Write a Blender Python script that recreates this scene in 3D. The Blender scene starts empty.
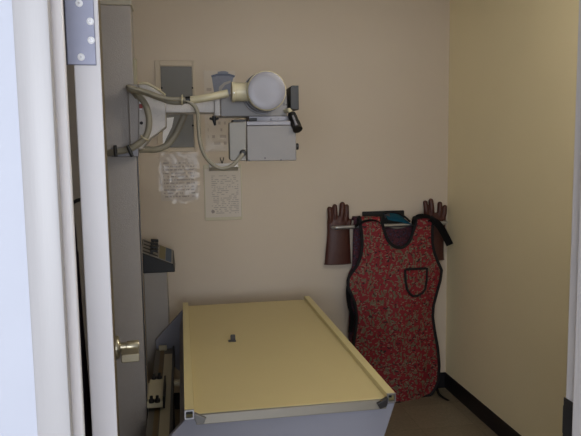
import bpy, bmesh, math, random
from mathutils import Vector, Matrix, noise
random.seed(4)
S = bpy.context.scene
COL = S.collection
PI = math.pi

# ---------------------------------------------------------------- camera
F, CX, CY, H = 640.0, 290.5, 218.0, 1.5
vy = Vector((180 - CX, 150 - CY, F)).normalized()
vd = Vector((85.0, (-(180 - CX) * 85.0 - F * F) / (150 - CY), F)).normalized()
vz = -vd
vx = vy.cross(vz)
if vx.x < 0: vx = -vx
def ray(px, py):
    c = Vector((px - CX, py - CY, F))
    return Vector((vx.dot(c), vy.dot(c), vz.dot(c)))
def P(px, py, Y=None, Z=None, X=None):
    """room point seen at a photo pixel, at a known depth, height or side distance"""
    r = ray(px, py)
    t = Y / r.y if Y is not None else ((Z - H) / r.z if Z is not None else X / r.x)
    return Vector((0, 0, H)) + r * t
cam = bpy.data.cameras.new('camera')
camo = bpy.data.objects.new('camera', cam); COL.objects.link(camo)
cam.sensor_fit = 'HORIZONTAL'; cam.sensor_width = 36; cam.lens = F * 36 / 581.0
cam.clip_start = 0.02
right = ray(CX + 1, CY) - ray(CX, CY)
down = ray(CX, CY + 1) - ray(CX, CY)
fwd = ray(CX, CY)
right.normalize(); down.normalize(); fwd.normalize()
m = Matrix((right, -down, -fwd)).transposed().to_4x4()
m.translation = Vector((0, 0, H))
camo.matrix_world = m
S.camera = camo

# ---------------------------------------------------------------- materials
def lin(c):
    return tuple(((v / 255) / 12.92 if v / 255 <= 0.04045 else ((v / 255 + 0.055) / 1.055) ** 2.4) for v in c) + (1,)
def nodes(name):
    m = bpy.data.materials.new(name); m.use_nodes = True
    nt = m.node_tree; b = nt.nodes['Principled BSDF']
    return m, nt, b
def paint(name, c, rough=.5, metal=0.0, var=.06, scale=12, bump=0.0, bscale=120, stretch=None, spec=.5):
    m, nt, b = nodes(name)
    N, L = nt.nodes.new, nt.links.new
    tc = N('ShaderNodeTexCoord'); mp = N('ShaderNodeMapping')
    L(tc.outputs['Object'], mp.inputs[0])
    if stretch: mp.inputs['Scale'].default_value = stretch
    no = N('ShaderNodeTexNoise'); no.inputs['Scale'].default_value = scale; no.inputs['Detail'].default_value = 4
    L(mp.outputs[0], no.inputs['Vector'])
    mx = N('ShaderNodeMix'); mx.data_type = 'RGBA'
    l = lin(c)
    mx.inputs[6].default_value = tuple(v * (1 - var) for v in l[:3]) + (1,)
    mx.inputs[7].default_value = tuple(min(1, v * (1 + var)) for v in l[:3]) + (1,)
    L(no.outputs['Fac'], mx.inputs[0]); L(mx.outputs[2], b.inputs['Base Color'])
    b.inputs['Roughness'].default_value = rough; b.inputs['Metallic'].default_value = metal
    b.inputs['Specular IOR Level'].default_value = spec
    if bump:
        n2 = N('ShaderNodeTexNoise'); n2.inputs['Scale'].default_value = bscale
        L(mp.outputs[0], n2.inputs['Vector'])
        bp = N('ShaderNodeBump'); bp.inputs['Strength'].default_value = bump; bp.inputs['Distance'].default_value = .004
        L(n2.outputs['Fac'], bp.inputs['Height']); L(bp.outputs[0], b.inputs['Normal'])
    return m

def M(name, *a, _c={}, **k):
    if name not in _c: _c[name] = paint(name, *a, **k)
    return _c[name]
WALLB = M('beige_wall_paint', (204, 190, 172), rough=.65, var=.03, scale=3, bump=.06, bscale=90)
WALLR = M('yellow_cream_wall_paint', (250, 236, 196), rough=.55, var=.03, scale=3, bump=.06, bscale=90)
CEIL = M('ceiling_white', (215, 212, 205), rough=.9)
WHITE = M('white_gloss_trim', (226, 221, 220), rough=.35, var=.025, scale=6, bump=.05, bscale=40, stretch=(8, 8, .6))
WALLF = M('pale_corridor_paint', (194, 197, 208), rough=.6, var=.02)
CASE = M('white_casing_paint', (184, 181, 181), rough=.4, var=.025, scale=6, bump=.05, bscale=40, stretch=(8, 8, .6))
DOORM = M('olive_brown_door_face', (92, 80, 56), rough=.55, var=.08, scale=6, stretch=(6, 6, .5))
BLACKB = M('black_vinyl_baseboard', (20, 19, 24), rough=.45)
HAMMER = M('hammered_grey_enamel', (152, 145, 139), rough=.38, metal=.1, var=.05, scale=60, bump=.35, bscale=260)
GREYP = M('light_grey_enamel', (118, 113, 109), rough=.42, var=.03, bump=.12, bscale=120)
PALE = M('pale_aluminium_face', (124, 122, 127), rough=.42, metal=.15, var=.04)
CREAMP = M('cream_enamel', (186, 177, 148), rough=.4, var=.04)
BLUEG = M('blue_grey_enamel', (128, 128, 138), rough=.5, var=.04, scale=5)
SILVER = M('brushed_steel', (176, 176, 180), rough=.3, metal=.9, var=.08, scale=30, stretch=(1, 12, 1))
HINGEM = M('zinc_plate', (138, 140, 158), rough=.45, metal=.25, var=.14, scale=22)
BRASS = M('satin_brass', (170, 162, 140), rough=.3, metal=.9, var=.06)
BLACK = M('black_plastic', (13, 12, 13), rough=.5, var=.1)
RUBBER = M('grey_cable_rubber', (134, 128, 112), rough=.6, var=.08)
YELLOW = M('yellow_laminate', (206, 190, 140), rough=.5, var=.035, scale=4)
YELLOWR = M('yellow_rail_enamel', (214, 200, 148), rough=.4, var=.03)
TAPEY = M('worn_yellow_tape', (104, 84, 50), rough=.5, var=.2, scale=40)
BEIGEM = M('beige_enamel', (160, 152, 132), rough=.45, var=.06)
BROWNL = M('red_brown_leather', (72, 36, 28), rough=.5, var=.12, scale=25, bump=.35, bscale=55)
PAPER = M('paper_white', (206, 196, 182), rough=.8)
TEAL = M('teal_cloth', (16, 100, 128), rough=.8, bump=.2)
PURPLE = M('dark_purple_cloth', (124, 96, 112), rough=.85, var=.3, scale=80)
PIPING = M('black_binding_cloth', (17, 15, 18), rough=.85, bump=.2, bscale=300)
DARKST = M('dark_steel', (62, 60, 60), rough=.4, metal=.6)
BLUEINK = M('blue_print', (136, 142, 160), rough=.7, var=.18, scale=60)
BLUEINKD = M('dark_blue_print', (104, 112, 134), rough=.7, var=.2, scale=70)
PANELG = M('panel_door_grey', (106, 104, 98), rough=.45, var=.04, bump=.1)
FRAMEC = M('panel_frame_beige', (196, 182, 160), rough=.5, var=.03)
BRIGHTW = M('plain_bright_white', (240, 240, 242), rough=.35)
CLEARTAPE = M('crumpled_clear_tape', (190, 190, 192), rough=.12, metal=.2, bump=1.0, bscale=140)

def floor_mat():
    m, nt, b = nodes('beige_vinyl_tile'); N, L = nt.nodes.new, nt.links.new
    tc = N('ShaderNodeTexCoord'); br = N('ShaderNodeTexBrick')
    br.offset = 0; br.inputs['Scale'].default_value = 1
    br.inputs['Brick Width'].default_value = .305; br.inputs['Row Height'].default_value = .305
    br.inputs['Mortar Size'].default_value = .0015
    br.inputs['Color1'].default_value = lin((130, 119, 100)); br.inputs['Color2'].default_value = lin((123, 112, 94))
    br.inputs['Mortar'].default_value = lin((104, 94, 78))
    L(tc.outputs['Object'], br.inputs['Vector'])
    no = N('ShaderNodeTexNoise'); no.inputs['Scale'].default_value = 70; no.inputs['Detail'].default_value = 5
    L(tc.outputs['Object'], no.inputs['Vector'])
    mx = N('ShaderNodeMix'); mx.data_type = 'RGBA'; mx.blend_type = 'OVERLAY'; mx.inputs[0].default_value = .35
    L(br.outputs['Color'], mx.inputs[6]); L(no.outputs['Fac'], mx.inputs[7]); L(mx.outputs[2], b.inputs['Base Color'])
    b.inputs['Roughness'].default_value = .38
    return m
FLOORM = floor_mat()

def print_mat(name, base, ink, rows, cols, dens=.5, x0=0.0, rough=.7, side=0):
    """paper with faint rows of small print (unreadably small)"""
    m, nt, b = nodes(name); N, L = nt.nodes.new, nt.links.new
    tc = N('ShaderNodeTexCoord'); sp = N('ShaderNodeSeparateXYZ'); L(tc.outputs['Generated'], sp.inputs[0])
    def mth(op, a, c=None):
        n = N('ShaderNodeMath'); n.operation = op
        for i, v in enumerate((a, c)):
            if v is None: continue
            if isinstance(v, (int, float)): n.inputs[i].default_value = v
            else: L(v, n.inputs[i])
        return n.outputs[0]
    rz = mth('MULTIPLY', sp.outputs['Z'], rows)
    rowon = mth('LESS_THAN', mth('FRACT', rz), .45)
    rowid = mth('FLOOR', rz)
    cx = N('ShaderNodeCombineXYZ')
    L(mth('MULTIPLY', sp.outputs['X'], cols), cx.inputs[0]); L(mth('MULTIPLY', rowid, 7.31), cx.inputs[1])
    no = N('ShaderNodeTexNoise'); no.inputs['Scale'].default_value = 1; no.inputs['Detail'].default_value = 0
    L(cx.outputs[0], no.inputs['Vector'])
    on = mth('GREATER_THAN', no.outputs['Fac'], dens)
    edge = mth('MULTIPLY', mth('GREATER_THAN', sp.outputs['X'], .08 + x0), mth('LESS_THAN', sp.outputs['X'], .93))
    edz = mth('MULTIPLY', mth('GREATER_THAN', sp.outputs['Z'], .06), mth('LESS_THAN', sp.outputs['Z'], .86))
    fac = mth('MULTIPLY', mth('MULTIPLY', rowon, on), mth('MULTIPLY', edge, edz))
    mx = N('ShaderNodeMix'); mx.data_type = 'RGBA'
    mx.inputs[6].default_value = lin(base); mx.inputs[7].default_value = lin(ink)
    L(fac, mx.inputs[0]); L(mx.outputs[2], b.inputs['Base Color'])
    b.inputs['Roughness'].default_value = rough
    return m
CHARTP = print_mat('tabulated_chart_print', (200, 189, 178), (160, 151, 144), 14, 22, .46)
CLIPP = print_mat('form_print', (206, 197, 186), (168, 160, 154), 26, 14, .5, .1)
SIGNP = print_mat('poster_print', (206, 196, 184), (178, 166, 156), 12, 9, .55)

def plastic_mat():
    m, nt, b = nodes('clear_plastic_sleeve'); N, L = nt.nodes.new, nt.links.new
    nt.nodes.remove(b); out = nt.nodes['Material Output']
    tr = N('ShaderNodeBsdfTransparent'); gl = N('ShaderNodeBsdfGlossy'); gl.inputs['Roughness'].default_value = .16
    tc = N('ShaderNodeTexCoord'); no = N('ShaderNodeTexNoise'); no.inputs['Scale'].default_value = 13
    L(tc.outputs['Object'], no.inputs['Vector'])
    bp = N('ShaderNodeBump'); bp.inputs['Strength'].default_value = .8; bp.inputs['Distance'].default_value = .012
    L(no.outputs['Fac'], bp.inputs['Height']); L(bp.outputs[0], gl.inputs['Normal'])
    mx = N('ShaderNodeMixShader'); mx.inputs[0].default_value = .013
    L(tr.outputs[0], mx.inputs[1]); L(gl.outputs[0], mx.inputs[2]); L(mx.outputs[0], out.inputs[0])
    return m
PLASTIC = plastic_mat()

def floral(name, base, dark, leaf, pale, sc=46):
    m, nt, b = nodes(name); N, L = nt.nodes.new, nt.links.new
    tc = N('ShaderNodeTexCoord')
    def vor(scale, thr, off, stretch):
        mp = N('ShaderNodeMapping'); mp.inputs['Scale'].default_value = stretch; mp.inputs['Location'].default_value = off
        mp.inputs['Rotation'].default_value = (0, .7 + off[0], 0)
        wn = N('ShaderNodeTexNoise'); wn.inputs['Scale'].default_value = 26
        L(tc.outputs['Object'], wn.inputs['Vector'])
        ma = N('ShaderNodeVectorMath'); ma.operation = 'SCALE'; ma.inputs['Scale'].default_value = .045
        L(wn.outputs['Color'], ma.inputs[0])
        ad = N('ShaderNodeVectorMath'); L(tc.outputs['Object'], ad.inputs[0]); L(ma.outputs[0], ad.inputs[1])
        L(ad.outputs[0], mp.inputs[0])
        v = N('ShaderNodeTexVoronoi'); v.inputs['Scale'].default_value = scale
        L(mp.outputs[0], v.inputs['Vector'])
        lt = N('ShaderNodeMath'); lt.operation = 'LESS_THAN'; lt.inputs[1].default_value = thr
        L(v.outputs['Distance'], lt.inputs[0]); return lt.outputs[0]
    cur = lin(base)
    for col, scale, thr, off, st in ((dark, sc * 1.1, .30, (.3, 0, .1), (1, .3, 1.5)), (leaf, sc, .39, (1.1, 0, .7), (1.9, .3, .8)),
                                     (pale, sc * 1.35, .30, (2.3, 0, .4), (.8, .3, 1.9))):
        mx = N('ShaderNodeMix'); mx.data_type = 'RGBA'
        if isinstance(cur, tuple): mx.inputs[6].default_value = cur
        else: L(cur, mx.inputs[6])
        mx.inputs[7].default_value = lin(col)
        L(vor(scale, thr, off, st), mx.inputs[0]); cur = mx.outputs[2]
    L(cur, b.inputs['Base Color'])
    b.inputs['Roughness'].default_value = .75
    return m
FLORAL = floral('red_floral_cloth', (126, 20, 32), (40, 20, 22), (98, 88, 68), (122, 108, 90), 39)
FLORALP = floral('purple_print_cloth', (62, 22, 36), (20, 14, 24), (84, 32, 42), (56, 50, 74))

# ---------------------------------------------------------------- mesh helpers
def nb(): return bmesh.new()
def box(bm, x0, x1, y0, y1, z0, z1, mat=None):
    r = bmesh.ops.create_cube(bm, size=1)
    for v in r['verts']:
        v.co = Vector(((x0 + x1) / 2 + v.co.x * (x1 - x0), (y0 + y1) / 2 + v.co.y * (y1 - y0), (z0 + z1) / 2 + v.co.z * (z1 - z0)))
        if mat: v.co = mat @ v.co
    return bm
def frame_of(d):
    d = d.normalized()
    u = d.cross(Vector((0, 0, 1)) if abs(d.z) < .9 else Vector((1, 0, 0))).normalized()
    return u, d.cross(u).normalized()
def sweep(bm, pts, rad, seg=14, caps=True):
    pts = [Vector(p) for p in pts]
    if not isinstance(rad, (list, tuple)): rad = [rad] * len(pts)
    rings = []; u = None
    for i, p in enumerate(pts):
        d = (pts[min(i + 1, len(pts) - 1)] - pts[max(i - 1, 0)]).normalized()
        if u is None: u, w = frame_of(d)
        else:
            u = (u - d * u.dot(d)).normalized(); w = d.cross(u)
        rings.append([bm.verts.new(p + (u * math.cos(2 * PI * k / seg) + w * math.sin(2 * PI * k / seg)) * rad[i]) for k in range(seg)])
    for a, b in zip(rings, rings[1:]):
        for k in range(seg):
            bm.faces.new((a[k], a[(k + 1) % seg], b[(k + 1) % seg], b[k]))
    if caps:
        bm.faces.new(rings[0][::-1]); bm.faces.new(rings[-1])
    return bm
def smooth(pts, n=8):
    pts = [Vector(p) for p in pts]; out = []
    for i in range(len(pts) - 1):
        p0, p1, p2, p3 = pts[max(i - 1, 0)], pts[i], pts[i + 1], pts[min(i + 2, len(pts) - 1)]
        for k in range(n):
            t = k / n
            out.append(.5 * ((2 * p1) + (p2 - p0) * t + (2 * p0 - 5 * p1 + 4 * p2 - p3) * t * t + (3 * p1 - p0 - 3 * p2 + p3) * t ** 3))
    out.append(pts[-1]); return out
def cyl(bm, a, b, r, r2=None, seg=24):
    return sweep(bm, [a, b], [r, r if r2 is None else r2], seg)
def lathe(bm, a, axis, prof, seg=40):
    """profile of (along, radius) about an axis from a"""
    axis = Vector(axis).normalized(); a = Vector(a); u, w = frame_of(axis); rings = []
    for t, r in prof:
        if r < 1e-6: rings.append([bm.verts.new(a + axis * t)])
        else: rings.append([bm.verts.new(a + axis * t + (u * math.cos(2 * PI * k / seg) + w * math.sin(2 * PI * k / seg)) * r) for k in range(seg)])
    for A, B in zip(rings, rings[1:]):
        for k in range(seg):
            q = (k + 1) % seg
            if len(A) == 1: bm.faces.new((A[0], B[q], B[k]))
            elif len(B) == 1: bm.faces.new((A[k], A[q], B[0]))
            else: bm.faces.new((A[k], A[q], B[q], B[k]))
    if len(rings[0]) > 1: bm.faces.new(rings[0][::-1])
    if len(rings[-1]) > 1: bm.faces.new(rings[-1])
    return bm
def prism(bm, poly, y0, y1, axis='y'):
    def mk(p, t):
        return {'y': (p[0], t, p[1]), 'x': (t, p[0], p[1]), 'z': (p[0], p[1], t)}[axis]
    a = [bm.verts.new(mk(p, y0)) for p in poly]; b = [bm.verts.new(mk(p, y1)) for p in poly]
    bm.faces.new(a); bm.faces.new(b[::-1]); n = len(poly)
    for i in range(n): bm.faces.new((a[i], b[i], b[(i + 1) % n], a[(i + 1) % n]))
    return bm
def wloc(o):
    v = Vector((0, 0, 0))
    while o: v = v + o.location; o = o.parent
    return v
def obj(name, bm, mat, parent=None, bevel=0.0, smoothing=True, seg=2):
    bmesh.ops.recalc_face_normals(bm, faces=bm.faces)
    me = bpy.data.meshes.new(name)
    if parent: off = wloc(parent); loc = Vector((0, 0, 0))
    else:
        xs = [v.co for v in bm.verts]
        off = Vector(((min(v.x for v in xs) + max(v.x for v in xs)) / 2, (min(v.y for v in xs) + max(v.y for v in xs)) / 2, min(v.z for v in xs)))
        loc = off
    bmesh.ops.translate(bm, verts=bm.verts, vec=-off)
    bm.to_mesh(me); bm.free()
    o = bpy.data.objects.new(name, me); COL.objects.link(o); o.location = loc
    if parent: o.parent = parent
    me.materials.append(mat)
    if smoothing:
        for p in me.polygons: p.use_smooth = True
        me.set_sharp_from_angle(angle=math.radians(38))
    if bevel:
        b = o.modifiers.new('bevel', 'BEVEL'); b.width = bevel; b.segments = seg; b.limit_method = 'ANGLE'; b.angle_limit = math.radians(40)
        b.harden_normals = False
    return o
def thing(name, label, cat, loc, group=None):
    o = bpy.data.objects.new(name, None); COL.objects.link(o); o.location = loc; o.empty_display_size = .05
    o['label'] = label; o['category'] = cat
    if group: o['group'] = group
    return o
def tag(o, label, cat, group=None):
    o['label'] = label; o['category'] = cat
    if group: o['group'] = group
    return o
def struct(name, bm, mat, parent=None, bevel=0.0):
    o = obj(name, bm, mat, parent, bevel)
    if parent is None: o['kind'] = 'structure'
    return o
def plabel(o, l): o['label'] = l; return o
def rounded(x0, x1, z0, z1, r, n=5):
    out = []
    for cx, cz, a0 in ((x1 - r, z1 - r, 0), (x0 + r, z1 - r, PI / 2), (x0 + r, z0 + r, PI), (x1 - r, z0 + r, 3 * PI / 2)):
        for k in range(n + 1):
            a = a0 + PI / 2 * k / n; out.append((cx + r * math.cos(a), cz + r * math.sin(a)))
    return out

# ---------------------------------------------------------------- room shell
D, XR, XL, CH = 3.65, 1.587, -1.15, 2.45
YF0, YF1 = .83, .95            # wall with the doorway
JL, JR, HEAD = P(57, 150, Y=.868).x, .628, 2.04
JS = P(69.3, 150, Y=.868).x          # nose of the door stop
struct('floor', box(nb(), -2.2, 2.2, -2.4, D + .1, -.06, 0), FLOORM)
struct('ceiling', box(nb(), XL - .1, XR + .1, YF0, D + .1, CH, CH + .06), CEIL)
struct('ceiling_corridor', box(nb(), -2.2, 2.2, -2.4, YF0, CH, CH + .06), CEIL)
struct('wall_back', box(nb(), XL - .1, XR + .1, D, D + .1, 0, CH), WALLB)
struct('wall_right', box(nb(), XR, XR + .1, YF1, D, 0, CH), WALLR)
struct('wall_left', box(nb(), XL - .1, XL, YF1, D, 0, CH), WALLB)
struct('baseboard_right', box(nb(), XR - .006, XR, YF1, D - .006, 0, .1), BLACKB, bevel=.002)
struct('baseboard_back', box(nb(), XL, XR, D - .006, D, 0, .1), BLACKB, bevel=.002)
g = .022   # thickness of the jamb lining
def wallfront():
    bm = nb()
    box(bm, -2.2, JL - g, YF0, YF1, 0, CH); box(bm, JR + g, 2.2, YF0, YF1, 0, CH); box(bm, JL - g, JR + g, YF0, YF1, HEAD + g, CH)
    return bm
struct('wall_front', wallfront(), WALLF)
struct('wall_corridor', box(nb(), -2.2, 2.2, -2.5, -2.4, 0, .75), WALLF)
def corr2():
    bm = nb(); box(bm, -2.2, -1.75, -2.5, -2.4, .75, CH); box(bm, .95, 2.2, -2.5, -2.4, .75, CH); box(bm, -1.75, .95, -2.5, -2.4, 2.1, CH)
    return bm
struct('wall_corridor_window_side', corr2(), WALLF)
def wf():
    bm = nb()
    for a in ((-1.75, -1.69, .75, 2.1), (.89, .95, .75, 2.1), (-1.69, .89, .75, .81), (-1.69, .89, 2.04, 2.1), (-.42, -.38, .81, 2.04)):
        box(bm, a[0], a[1], -2.49, -2.43, a[2], a[3])
    return bm
struct('window_1', wf(), WHITE)
# left jamb: lining, casing with bead, both lean plumb
def jambl():
    bm = nb(); box(bm, JL - g, JL, YF0 - .002, YF1, 0, HEAD)
    return bm
struct('trim_7', box(nb(), JL, JS, .868, .881, 0, HEAD), WHITE, bevel=.003)   # stop strip on the hinge side
t1 = struct('trim_1', jambl(), WHITE, bevel=.003)
def casing(xa, xb):
    """moulded casing: flat board with a raised bead beside the opening"""
    s = 1 if xb > xa else -1
    w = abs(xb - xa)
    prof = [(0, 0), (0, .013), (.004, .016), (w - .004, .016), (w - .001, .0145), (w, .011), (w, 0)]
    return [(xa + s * a, YF0 - b) for a, b in prof]
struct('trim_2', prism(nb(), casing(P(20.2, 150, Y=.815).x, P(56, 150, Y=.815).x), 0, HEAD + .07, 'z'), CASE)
struct('trim_3', box(nb(), JR, JR + g, YF0 - .002, YF1, 0, HEAD), WHITE, bevel=.003)
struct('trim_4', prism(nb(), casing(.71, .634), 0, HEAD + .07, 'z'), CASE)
struct('trim_5', box(nb(), JL - g, JR + g, YF0 - .002, YF1, HEAD, HEAD + g), WHITE)
struct('trim_6', box(nb(), JR - .011, JR, YF0 + .02, YF1 - .036, 0, HEAD), WHITE, bevel=.003)   # stop strip on the latch side
stp = thing('strike_plate', 'dark bronze latch strike plate on the white right door jamb', 'strike plate', (JR, YF1 - .016, 1.02))
def strike():
    bm = nb(); box(bm, JR - .0018, JR + .0002, YF1 - .03, YF1 + .001, 1.005, 1.075)
    box(bm, JR - .0018, JR + .006, YF1 + .0005, YF1 + .0025, 1.012, 1.06); return bm
obj('plate', strike(), DARKST, stp)
for zz in (1.014, 1.066): obj('screw', lathe(nb(), (JR - .0015, YF1 - .016, zz), (-1, 0, 0), [(0, .0035), (.001, .003), (.0014, 0)], 14), DARKST, stp)

# door swung a little past ninety degrees into the room
HY = 1.0
hx0, hx1 = -.1495, -.1115
th = math.atan(.104)
DR = Matrix.Translation((hx1, HY, 0)) @ Matrix.Rotation(th, 4, 'Z')    # local: x across thickness (negative), y along the leaf
T, W = .038, .765
door = box(nb(), -T, 0, .001, W, .012, 2.02, DR)
door1 = struct('door_1', door, DOORM)
obj('edge', box(nb(), -T, .0, -.003, .0012, .012, 2.02, DR), M('white_door_edge_paint', (204, 200, 201), rough=.4, var=.025, stretch=(8, 8, .6)), door1, bevel=.0015)
# hinge with its leaf on the door edge
zb = P(95, 65, Y=.99).z
hl = obj('hinge', box(nb(), -.0465, -.0060, -.0062, -.003, zb, zb + .152, DR), HINGEM, door1, bevel=.0012)
cyl_b = nb(); cyl(cyl_b, DR @ Vector((-.0478, -.004, zb)), DR @ Vector((-.0478, -.004, zb + .152)), .0022, seg=16)
obj('hinge_barrel', cyl_b, DARKST, hl)
for (px, py) in ((79, 3), (90, 21), (91, 40), (81, 57)):
    p = P(px, py, Y=.990)
    lx = (DR.inverted() @ p).x; p = DR @ Vector((lx, -.0062, p.z))
    s = nb(); lathe(s, (p.x, p.y + .0004, p.z), (0, -1, 0), [(0, .0054), (.0007, .0053), (.0017, .0036), (.0020, .0012), (.0014, 0)], 20)
    so = obj('screw', s, BRIGHTW, hl)
    x = nb(); box(x, p.x - .0021, p.x + .0021, p.y - .0017, p.y - .0004, p.z - .0005, p.z + .0005); box(x, p.x - .0005, p.x + .0005, p.y - .0017, p.y - .0004, p.z - .0021, p.z + .0021)
    obj('cross_slot', x, SILVER, hl)
# lever handle
kz, ky = .985, .70
hd = obj('handle', lathe(nb(), DR @ Vector((0, ky, kz)), DR.to_3x3() @ Vector((1, 0, 0)), [(0, .031), (.006, .031), (.010, .028), (.011, .016), (.012, .012), (.03, .011), (.032, .0)], 32), BRASS, door1)
kb = nb(); lathe(kb, DR @ Vector((.026, ky, kz)), DR.to_3x3() @ Vector((1, 0, 0)), [(0, .010), (.002, .014), (.030, .015), (.034, .013), (.035, 0)], 24)
obj('knob', kb, BRASS, hd)
lv = nb(); prism(lv, [(a, b) for a, b in rounded(.012, .058, -.026, -.004, .005)], -.07, .012, 'y')
for v in lv.verts: v.co = DR @ Vector((v.co.x, ky + v.co.y, kz + v.co.z + .004 + .0 * v.co.y))
obj('lever', lv, BRASS, hd, bevel=.002)
# garment over the far face of the door
def garment():
    bm = nb(); rows, cols = 26, 14; gr = []
    for i in range(rows + 1):
        t = i / rows; z = 1.36 - 1.02 * t; r = []
        wid = .16 + .20 * min(1, t * 2.2)
        for j in range(cols + 1):
            s = j / cols
            y = .42 + (s - .5) * wid * 1.2
            drop = (abs(s - .5) * 2) ** 2 * .09 * (1 - t)
            x = -T - .030 - .018 * math.sin(s * 15 + t * 2) * min(1, .3 + t) - .012 * math.sin(s * PI)
            r.append(bm.verts.new(DR @ Vector((x, y, z - drop))))
        gr.append(r)
    for i in range(rows):
        for j in range(cols): bm.faces.new((gr[i][j], gr[i][j + 1], gr[i + 1][j + 1], gr[i + 1][j]))
    return bm
gm = thing('hanging_garment', 'dark purple garment seen through the narrow gap between white door and jamb', 'garment', DR @ Vector((-.07, .42, .33)))
go = obj('cloth', garment(), PURPLE, gm)
sd = go.modifiers.new('thick', 'SOLIDIFY'); sd.thickness = .006
hk = nb(); sweep(hk, smooth([DR @ Vector(q) for q in ((-T, .42, 1.40), (-T - .03, .42, 1.395), (-T - .05, .42, 1.37), (-T - .05, .42, 1.33))]), .004, 10)
tag(obj('door_hook', hk, DARKST), 'dark metal hook on the hidden face of the open door', 'hook')

# ---------------------------------------------------------------- electrical panel and papers on the back wall
def rect(bm, px0, py0, px1, py1, Y, th):
    a = P(px0, py0, Y=Y); b = P(px1, py1, Y=Y)
    return box(bm, min(a.x, b.x), max(a.x, b.x), Y, Y + th, min(a.z, b.z), max(a.z, b.z))
a = P(154.5, 60.5, Y=D); b = P(197, 151.5, Y=D)
ep = thing('electrical_panel', 'grey electrical panel in a beige frame on the back wall above the papers', 'electrical panel', ((a.x + b.x) / 2, D, b.z))
def pframe():
    bm = nb(); i0 = P(160, 66, Y=D); i1 = P(194.5, 147.5, Y=D); y0, y1 = D - .010, D
    box(bm, a.x, i0.x, y0, y1, b.z, a.z); box(bm, i1.x, b.x, y0, y1, b.z, a.z)
    box(bm, i0.x, i1.x, y0, y1, i0.z, a.z); box(bm, i0.x, i1.x, y0, y1, b.z, i1.z); return bm
obj('frame', pframe(), FRAMEC, ep, bevel=.002)
pd = obj('panel_door', rect(nb(), 160.4, 66.4, 194.1, 147.1, D - .006, .006), PANELG, ep, bevel=.001)
for q in ((161.8, 88), (192.6, 88), (192.8, 125.5), (162.2, 125.5)):
    p = P(*q, Y=D)
    obj('screw', lathe(nb(), (p.x, D - .005, p.z), (0, -1, 0), [(0, .006), (.004, .0055), (.006, .003), (.0062, 0)], 16), BLACK, ep)
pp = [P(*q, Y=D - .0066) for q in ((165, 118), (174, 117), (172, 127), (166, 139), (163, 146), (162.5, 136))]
obj('white_reflection', prism(nb(), [(p.x, p.z) for p in pp], D - .0075, D - .0062), BRIGHTW, pd)  # white patch paints a bright reflection onto the panel door

pc = P(160, 152, Y=D); pe = P(200, 203, Y=D)
ch = thing('chart_sheet', 'printed settings chart in a shiny plastic sleeve taped under the electrical panel', 'chart', ((pc.x + pe.x) / 2, D, pe.z))
obj('sheet', rect(nb(), 159.5, 154, 198, 200, D - .003, .0032), CHARTP, ch, smoothing=False)
def sleeve(px0, py0, px1, py1, Y, amp, seed):
    bm = nb(); p0 = P(px0, py0, Y=Y); p1 = P(px1, py1, Y=Y); n = 18; gr = []
    for i in range(n + 1):
        r = []
        for j in range(n + 1):
            x = p0.x + (p1.x - p0.x) * j / n; z = p0.z + (p1.z - p0.z) * i / n
            h = noise.noise(Vector((x * 22 + seed, z * 22, seed))) * amp
            r.append(bm.verts.new((x, Y - amp - h * .9, z)))
        gr.append(r)
    for i in range(n):
        for j in range(n): bm.faces.new((gr[i][j], gr[i][j + 1], gr[i + 1][j + 1], gr[i + 1][j]))
    return bm
obj('plastic_sleeve', sleeve(157.5, 152, 200.5, 203, D - .004, .004, 3), PLASTIC, ch)

cb = thing('clipboard', 'clipboard with a printed form hung on the wall beneath the collimator', 'clipboard', (P(222, 219, Y=D).x, D, P(222, 219, Y=D).z))
c0 = P(203.3, 164.5, Y=D); c1 = P(242.5, 219.5, Y=D)
obj('board', prism(nb(), rounded(c0.x, c1.x, c1.z, c0.z, .008), D - .006, D - .001), CREAMP, cb, bevel=.001)
obj('form_paper', rect(nb(), 204.5, 169, 241.5, 216.5, D - .0075, .0014), CLIPP, cb, smoothing=False)
cl = nb(); q0 = P(209, 163.5, Y=D); q1 = P(238, 170.5, Y=D)
prism(cl, [(D - .006, q1.z), (D - .011, q1.z), (D - .020, (q0.z + q1.z) / 2), (D - .014, q0.z), (D - .006, q0.z)], q0.x, q1.x, 'x')
clip = obj('clip', cl, SILVER, cb, bevel=.001)
hk = nb()
for s in (-1, 1):
    b0 = P(222, 163.5, Y=D)
    sweep(hk, smooth([(b0.x, D - .012, b0.z - .003), (b0.x + s * .004, D - .012, b0.z + .012), (b0.x + s * .009, D - .010, b0.z + .026), (b0.x + s * .010, D - .006, b0.z + .034)], 5), .0022, 8)
obj('wire_hanger', hk, DARKST, cb)
e = P(213, 208.5, Y=D - .008); obj('stamp', lathe(nb(), (P(213, 211.5, Y=D).x, D - .0074, P(213, 211.5, Y=D).z), (0, -1, 0), [(0, .010), (.0006, .010)], 24), M('grey_stamp', (150, 140, 136), rough=.8), cb)

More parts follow.
